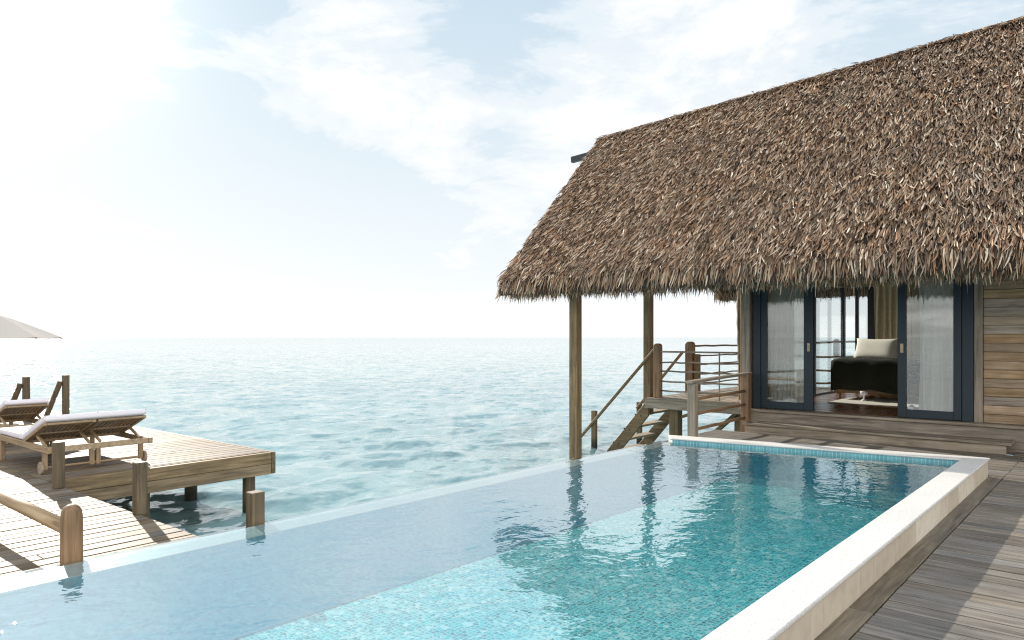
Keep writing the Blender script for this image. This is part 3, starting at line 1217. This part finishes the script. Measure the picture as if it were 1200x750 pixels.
# dark throw draped over the front with an uneven hem
v, f = [], []
nx = 30
for i in range(nx + 1):
    p = i / nx
    x = -4.66 + 2.3 * p
    hem = .52 + .03 * math.sin(p * 7) + .015 * math.sin(p * 23)
    wv = .018 * math.sin(p * 31) + .012 * math.sin(p * 13)
    pr = [(17.0, 1.125), (16.2, 1.135 + wv), (15.5, 1.13 + wv * .6), (15.31, 1.10), (15.275 + wv, .95), (15.27 + wv * 1.4, .75), (15.26 + wv * 1.8, hem)]
    for (yy, zz) in pr:
        v.append((x, yy, zz + .025 * math.sin(p * 3.1 + .4)))
m_ = 7
for i in range(nx):
    for j in range(m_ - 1):
        f.append((i * m_ + j, (i + 1) * m_ + j, (i + 1) * m_ + j + 1, i * m_ + j + 1))
tag(MB().add(v, f).build('throw', M['throw'], smooth=True, solid=.02), 'dark blackish throw draped over the end of the daybed', 'throw')


def cushion(name, c, sx, sy, sz, m, rot=0.0, tilt=0.0):
    n = 14
    v, f = [], []
    for sgn in (1, -1):
        for i in range(n + 1):
            for j in range(n + 1):
                a, d = 2 * i / n - 1, 2 * j / n - 1
                pinch = 1 - .10 * (1 - a * a) * (abs(d) ** 2) if True else 1
                pinch2 = 1 - .10 * (1 - d * d) * (abs(a) ** 2)
                h = ((1 - a ** 4) * (1 - d ** 4)) ** .5
                v.append((a * sx / 2 * pinch2, sgn * h * sy / 2, d * sz / 2 * pinch))
    for k in range(2):
        o = k * (n + 1) ** 2
        for i in range(n):
            for j in range(n):
                q = (o + i * (n + 1) + j, o + (i + 1) * (n + 1) + j, o + (i + 1) * (n + 1) + j + 1, o + i * (n + 1) + j + 1)
                f.append(q if k else q[::-1])
    mt = Matrix.Translation(c) @ Matrix.Rotation(rot, 4, 'Z') @ Matrix.Rotation(tilt, 4, 'X')
    return MB().add([mt @ Vector(p) for p in v], f).build(name, m, smooth=True)


tag(cushion('pillow', (-3.98, 15.95, 1.35), 1.06, .24, .48, M['pillow'], -.42, R(-18)), 'cream pillow propped up on the daybed', 'pillow')
b = MB()
b.box(-4.45, -2.2, 14.35, 15.9, .3655, .378)
tag(b.build('rug', M['rug'], bevel=.004), 'pale woven rug on the floor under the daybed', 'rug')

G = thing('goblet', 'small white goblet standing on the rug beside the daybed', 'goblet', (-3.98, 15.05, .378))
MB().tube([(-3.98, 15.05, .380), (-3.98, 15.05, .392), (-3.98, 15.05, .42), (-3.98, 15.05, .47), (-3.98, 15.05, .51), (-3.98, 15.05, .56)], [.06, .055, .014, .014, .06, .075], 14).build('cup', M['cloth_white'], G, smooth=True)
L_ = thing('candle_lantern', 'small white candle lantern on the floor behind the right glass door', 'lantern', (-2.72, 12.95, .365))
b = MB()
b.box(-2.77, -2.67, 12.90, 13.00, .366, .385)
b.box(-2.765, -2.675, 12.905, 12.995, .386, .50)
b.build('body', M['cloth_white'], L_, bevel=.004)
b = MB()
b.tube([(-2.72, 12.95, .501), (-2.72, 12.95, .53)], [.04, .012], 10)
b.build('lid', M['darkmetal'], L_)

# ------------------------------------------------------------------ jetty
J = thing('jetty', 'sunlit timber jetty platform standing in the sea', 'jetty', (-12, 3, 0))
b = MB()
course(b, .2, 2.86, -21.0, -5.42, 0, 'Y', seg=(3, 4))
course(b, 2.868, 5.60, -21.0, -9.26, 0, 'Y', seg=(3, 4))
b.build('decking', M['jetY'], J, bevel=.004)
b = MB()
b.box(-9.235, -9.165, 2.93, 5.60, -.155, -.004)
b.box(-9.232, -9.170, 2.93, 5.60, -.305, -.160)
b.build('fascia', M['postY'], J, bevel=.004)
b = MB()
b.box(-21, -9.165, 5.605, 5.66, -.30, -.002)
b.box(-9.16, -5.42, 2.80, 2.85, -.25, -.036)
b.box(-21, -9.24, 2.95, 5.6, -.30, -.15)
b.build('bearer', M['darkX'], J)
for x, y_, w_ in ((-9.42, 3.95, .19), (-9.45, 5.42, .16), (-10.9, 5.30, .17), (-13.0, 5.3, .17), (-11.5, 3.6, .17), (-15.4, 5.3, .17), (-7.9, 1.6, .17), (-5.7, 1.2, .17)):
    b = MB()
    b.tube([(x, y_, -1.9), (x, y_, -.31)], [w_ * .56, w_ * .52], 12)
    b.build('pile', M['darkZ'], J, smooth=False)

first = None
for x, y_, w_, h_, lab in ((-8.70, 2.80, .10, .49, 'square timber post standing just in front of the double lounger'),
                           (-6.87, 2.87, .098, .47, 'square timber post on the walkway edge before the notch of open water'),
                           (-5.36, 3.13, .108, .366, 'short square post with sunlit top right behind the pool edge')):
    b = MB()
    b.box(x - w_ / 2, x + w_ / 2, y_ - w_ / 2, y_ + w_ / 2, 0 if h_ > .4 else -1.9, h_)
    o = b.build('square_post', M['darkZ'], bevel=.006)
    tag(o, lab, 'post', 'square posts along the jetty walkway')
for x, y_, lab in ((-16.55, 5.46, 'weathered mooring post with a leaning plank at the far corner of the jetty'),
                   (-16.4, 4.72, 'hazy mooring post with a leaning plank behind the single lounger')):
    t_ = thing('mooring_post', lab, 'post', (x, y_, 0), 'ladder posts at the far end of the jetty')
    b = MB()
    b.box(x - .055, x + .055, y_ - .055, y_ + .055, 0, .83)
    b.build('post', M['darkZ'], t_, bevel=.01)
    b = MB()
    b.beam((x - .02, y_ - .09, .70), (x - .30, y_ - .26, -.02), .05, .09, (0, 1, 0))
    b.build('plank', M['jetZ'], t_, bevel=.005)

LR = thing('log_rail', 'low rounded log railing with round topped post by the pool', 'railing', (-5.53, 1.86, 0))
b = MB()
zz = [0, .1, .2, .3, .38, .42, .445, .46]
rr_ = [.068, .069, .068, .069, .067, .061, .046, .02]
b.tube([(-5.53, 1.86, z_) for z_ in zz], rr_, 16)
b.build('post', M['warmZ'], LR, smooth=True)
b = MB()
b.tube([(-5.585, 1.865, .28), (-7.0, 1.87, .285), (-9.4, 1.86, .28)], .048, 12)
b.build('rail', M['teakX'], LR, smooth=True)


# ---------------- loungers
def make_lounger(name, label, loc, W_, backs, single=False):
    o = thing(name, label, 'sun lounger', loc, 'sun loungers on the jetty')
    X, Y, Z = loc

    def B():
        return MB()
    hx, tx, tz = .06, .80, .59
    hw = W_ / 2
    fz = .30
    b = B()
    for s_ in (-1, 1):
        b.box(X - .96, X + .96, Y + s_ * (hw - .02) - .02, Y + s_ * (hw - .02) + .02, fz - .035, fz + .035)
    b.box(X - .96, X - .92, Y - hw + .042, Y + hw - .042, fz - .033, fz + .033)
    b.box(X + .90, X + .94, Y - hw + .042, Y + hw - .042, fz - .033, fz + .033)
    for k in range(14):
        xx = X - .88 + k * .072
        b.box(xx, xx + .05, Y - hw + .043, Y + hw - .043, fz + .002, fz + .022)
    b.build('frame', M['teakX'], o, bevel=.004)
    ys = [-hw + .05, hw - .05] if single else [-hw + .05, -.035, .035, hw - .05]
    for xx in (X - .86, X + .72):
        for y_ in ys:
            b = B()
            b.box(xx - .025, xx + .025, Y + y_ - .025, Y + y_ + .025, 0 if xx < X else .05, fz - .037)
            b.build('leg', M['teakZ'], o, bevel=.004)
    for y_ in (-hw + .05, hw - .05):
        w = B()
        w.tube([(X + .72, Y + y_ - .055, .075), (X + .72, Y + y_ - .030, .075)] if y_ < 0 else [(X + .72, Y + y_ + .030, .075), (X + .72, Y + y_ + .055, .075)], .075, 18)
        w.build('wheel', M['teakX'], o, bevel=.004)
    b = B()
    b.tube([(X + .72, Y - hw + .02, .075), (X + .72, Y + hw - .02, .075)], .014, 8)
    b.build('axle', M['teakY'], o)
    up = Vector((tx - hx, 0, tz - fz - .02)).normalized()
    Lb = Vector((tx - hx, 0, tz - fz - .02)).length
    nrm = Vector((-up.z, 0, up.x))
    H = Vector((X + hx, Y, fz + .02))
    bwid = W_ / backs
    for k in range(backs):
        y0 = -hw + k * bwid + .012
        y1 = y0 + bwid - .024
        b = B()

        def at(a, y_, n_=0.0):
            return H + up * a + nrm * n_ + Vector((0, y_, 0))
        for y_ in (y0 + .02, y1 - .02):
            b.beam(at(0, y_), at(Lb, y_), .04, .035, nrm)
        for a in (.02, Lb * .45, Lb - .02):
            b.beam(at(a, y0 + .041), at(a, y1 - .041), .045, .028, nrm)
        n_s = 9
        for q in range(n_s):
            y_ = y0 + .075 + (y1 - y0 - .15) * q / (n_s - 1)
            b.beam(at(.045, y_, .004), at(Lb * .45 - .026, y_, .004), .030, .014, nrm)
            b.beam(at(Lb * .45 + .026, y_, .004), at(Lb - .045, y_, .004), .030, .014, nrm)
        bb = b.build('backrest', M['teakY'], o, bevel=.003)
        for y_ in (y0 + .05, y1 - .05):
            b = B()
            b.beam(at(Lb * .48, y_, -.03), (X + .72, Y + y_, fz + .02), .025, .03, (0, 1, 0))
            b.build('prop', M['teakX'], bb, bevel=.003)
    # mattress: seat pad + raised back pad in one folded cushion
    th = .072
    prof = []
    lo = [Vector((X - .95, 0, fz + .038)), Vector((X + hx - .02, 0, fz + .038)), H - Vector((0, Y, 0)) + up * (Lb + .05) + nrm * .022]
    hi = [Vector((X - .95, 0, fz + .038 + th)), Vector((X + hx - .06, 0, fz + .038 + th)), lo[2] + nrm * th]
    b = B()
    v = []
    for y_ in (Y - hw + .015, Y + hw - .015):
        for p in lo + hi[::-1]:
            v.append((p.x, y_, p.z))
    b.add(v, [(5, 4, 3, 2, 1, 0)[::-1] if False else (0, 1, 4, 5), (1, 2, 3, 4), (6, 11, 10, 7), (7, 10, 9, 8), (0, 6, 7, 1), (1, 7, 8, 2), (2, 8, 9, 3), (3, 9, 10, 4), (4, 10, 11, 5), (5, 11, 6, 0)])
    mt_ = b.build('mattress', M['cloth_white'], o, bevel=.028, seg=4, smooth=True)
    seams = [Y - hw + .022, Y + hw - .022] + ([] if single else [Y])
    for y_ in seams:
        dn = .008 if y_ != Y else -.002
        b = B()
        b.tube([(hi[0].x + .01, y_, hi[0].z - dn), (hi[1].x - .03, y_, hi[1].z - dn), (hi[1].x + .01, y_, hi[1].z + .02 - dn), (hi[2].x + .01, y_, hi[2].z - dn)], .006, 6)
        b.build('piping', M['pillow'], mt_, smooth=True)
    return o


make_lounger('sun_lounger', 'wide double sun lounger with two slatted backs and one lilac white mattress', (-10.42, 3.52, 0), 1.18, 2)
make_lounger('sun_lounger', 'single sun lounger with white mattress at the left edge of the photo', (-13.2, 3.58, 0), .60, 1, True)
b = MB()
b.tube([(-10.49, 3.12, .46), (-10.49, 3.50, .46)], .055, 14)
tag(b.build('rolled_towel', M['cloth_white'], smooth=True), 'rolled white towel lying on the double sun lounger', 'towel')

# ---------------- parasol
ux, uy = -15.3, 3.95
U = thing('parasol', 'pale canvas parasol opened over the left side of the jetty', 'parasol', (ux, uy, 0))
b = MB()
ro = .975
v = [(ux, uy, 2.0)]
rings = 5
for k in range(1, rings + 1):
    for i in range(32):
        a = 2 * math.pi * (i / 32) + .35
        fr_ = (i % 4) / 4
        sag = math.sin(fr_ * math.pi)
        rad = ro * k / rings * (math.cos(math.pi / 8) / math.cos((fr_ - .5) * math.pi / 4))
        v.append((ux + rad * math.cos(a), uy + rad * math.sin(a), 2.0 - .40 * (k / rings) ** 1.12 - .02 * sag * (k / rings)))
f = []
for i in range(32):
    f.append((0, 1 + i, 1 + (i + 1) % 32))
for k in range(rings - 1):
    for i in range(32):
        f.append((1 + k * 32 + i, 1 + (k + 1) * 32 + i, 1 + (k + 1) * 32 + (i + 1) % 32, 1 + k * 32 + (i + 1) % 32))
b.add(v, f)
b.build('canopy', M['canopy'], U, solid=.006)
b = MB()
b.tube([(ux, uy, .08), (ux, uy, 2.06)], .024, 12)
b.build('pole', M['teakZ'], U)
b = MB()
b.tube([(ux, uy, 2.012), (ux, uy, 2.05), (ux, uy, 2.09)], [.03, .035, .008], 12)
b.build('finial', M['teakZ'], U)
for i in range(8):
    a = 2 * math.pi * i / 8 + .35
    b = MB()
    b.tube([(ux + .03 * math.cos(a), uy + .03 * math.sin(a), 1.965), (ux + (ro + .02) * math.cos(a), uy + (ro + .02) * math.sin(a), 1.575)], .010, 6)
    b.build('rib', M['teakX'], U)
b = MB()
b.box(ux - .25, ux + .25, uy - .25, uy + .25, .004, .08)
b.build('base', M['concrete'], U, bevel=.01)
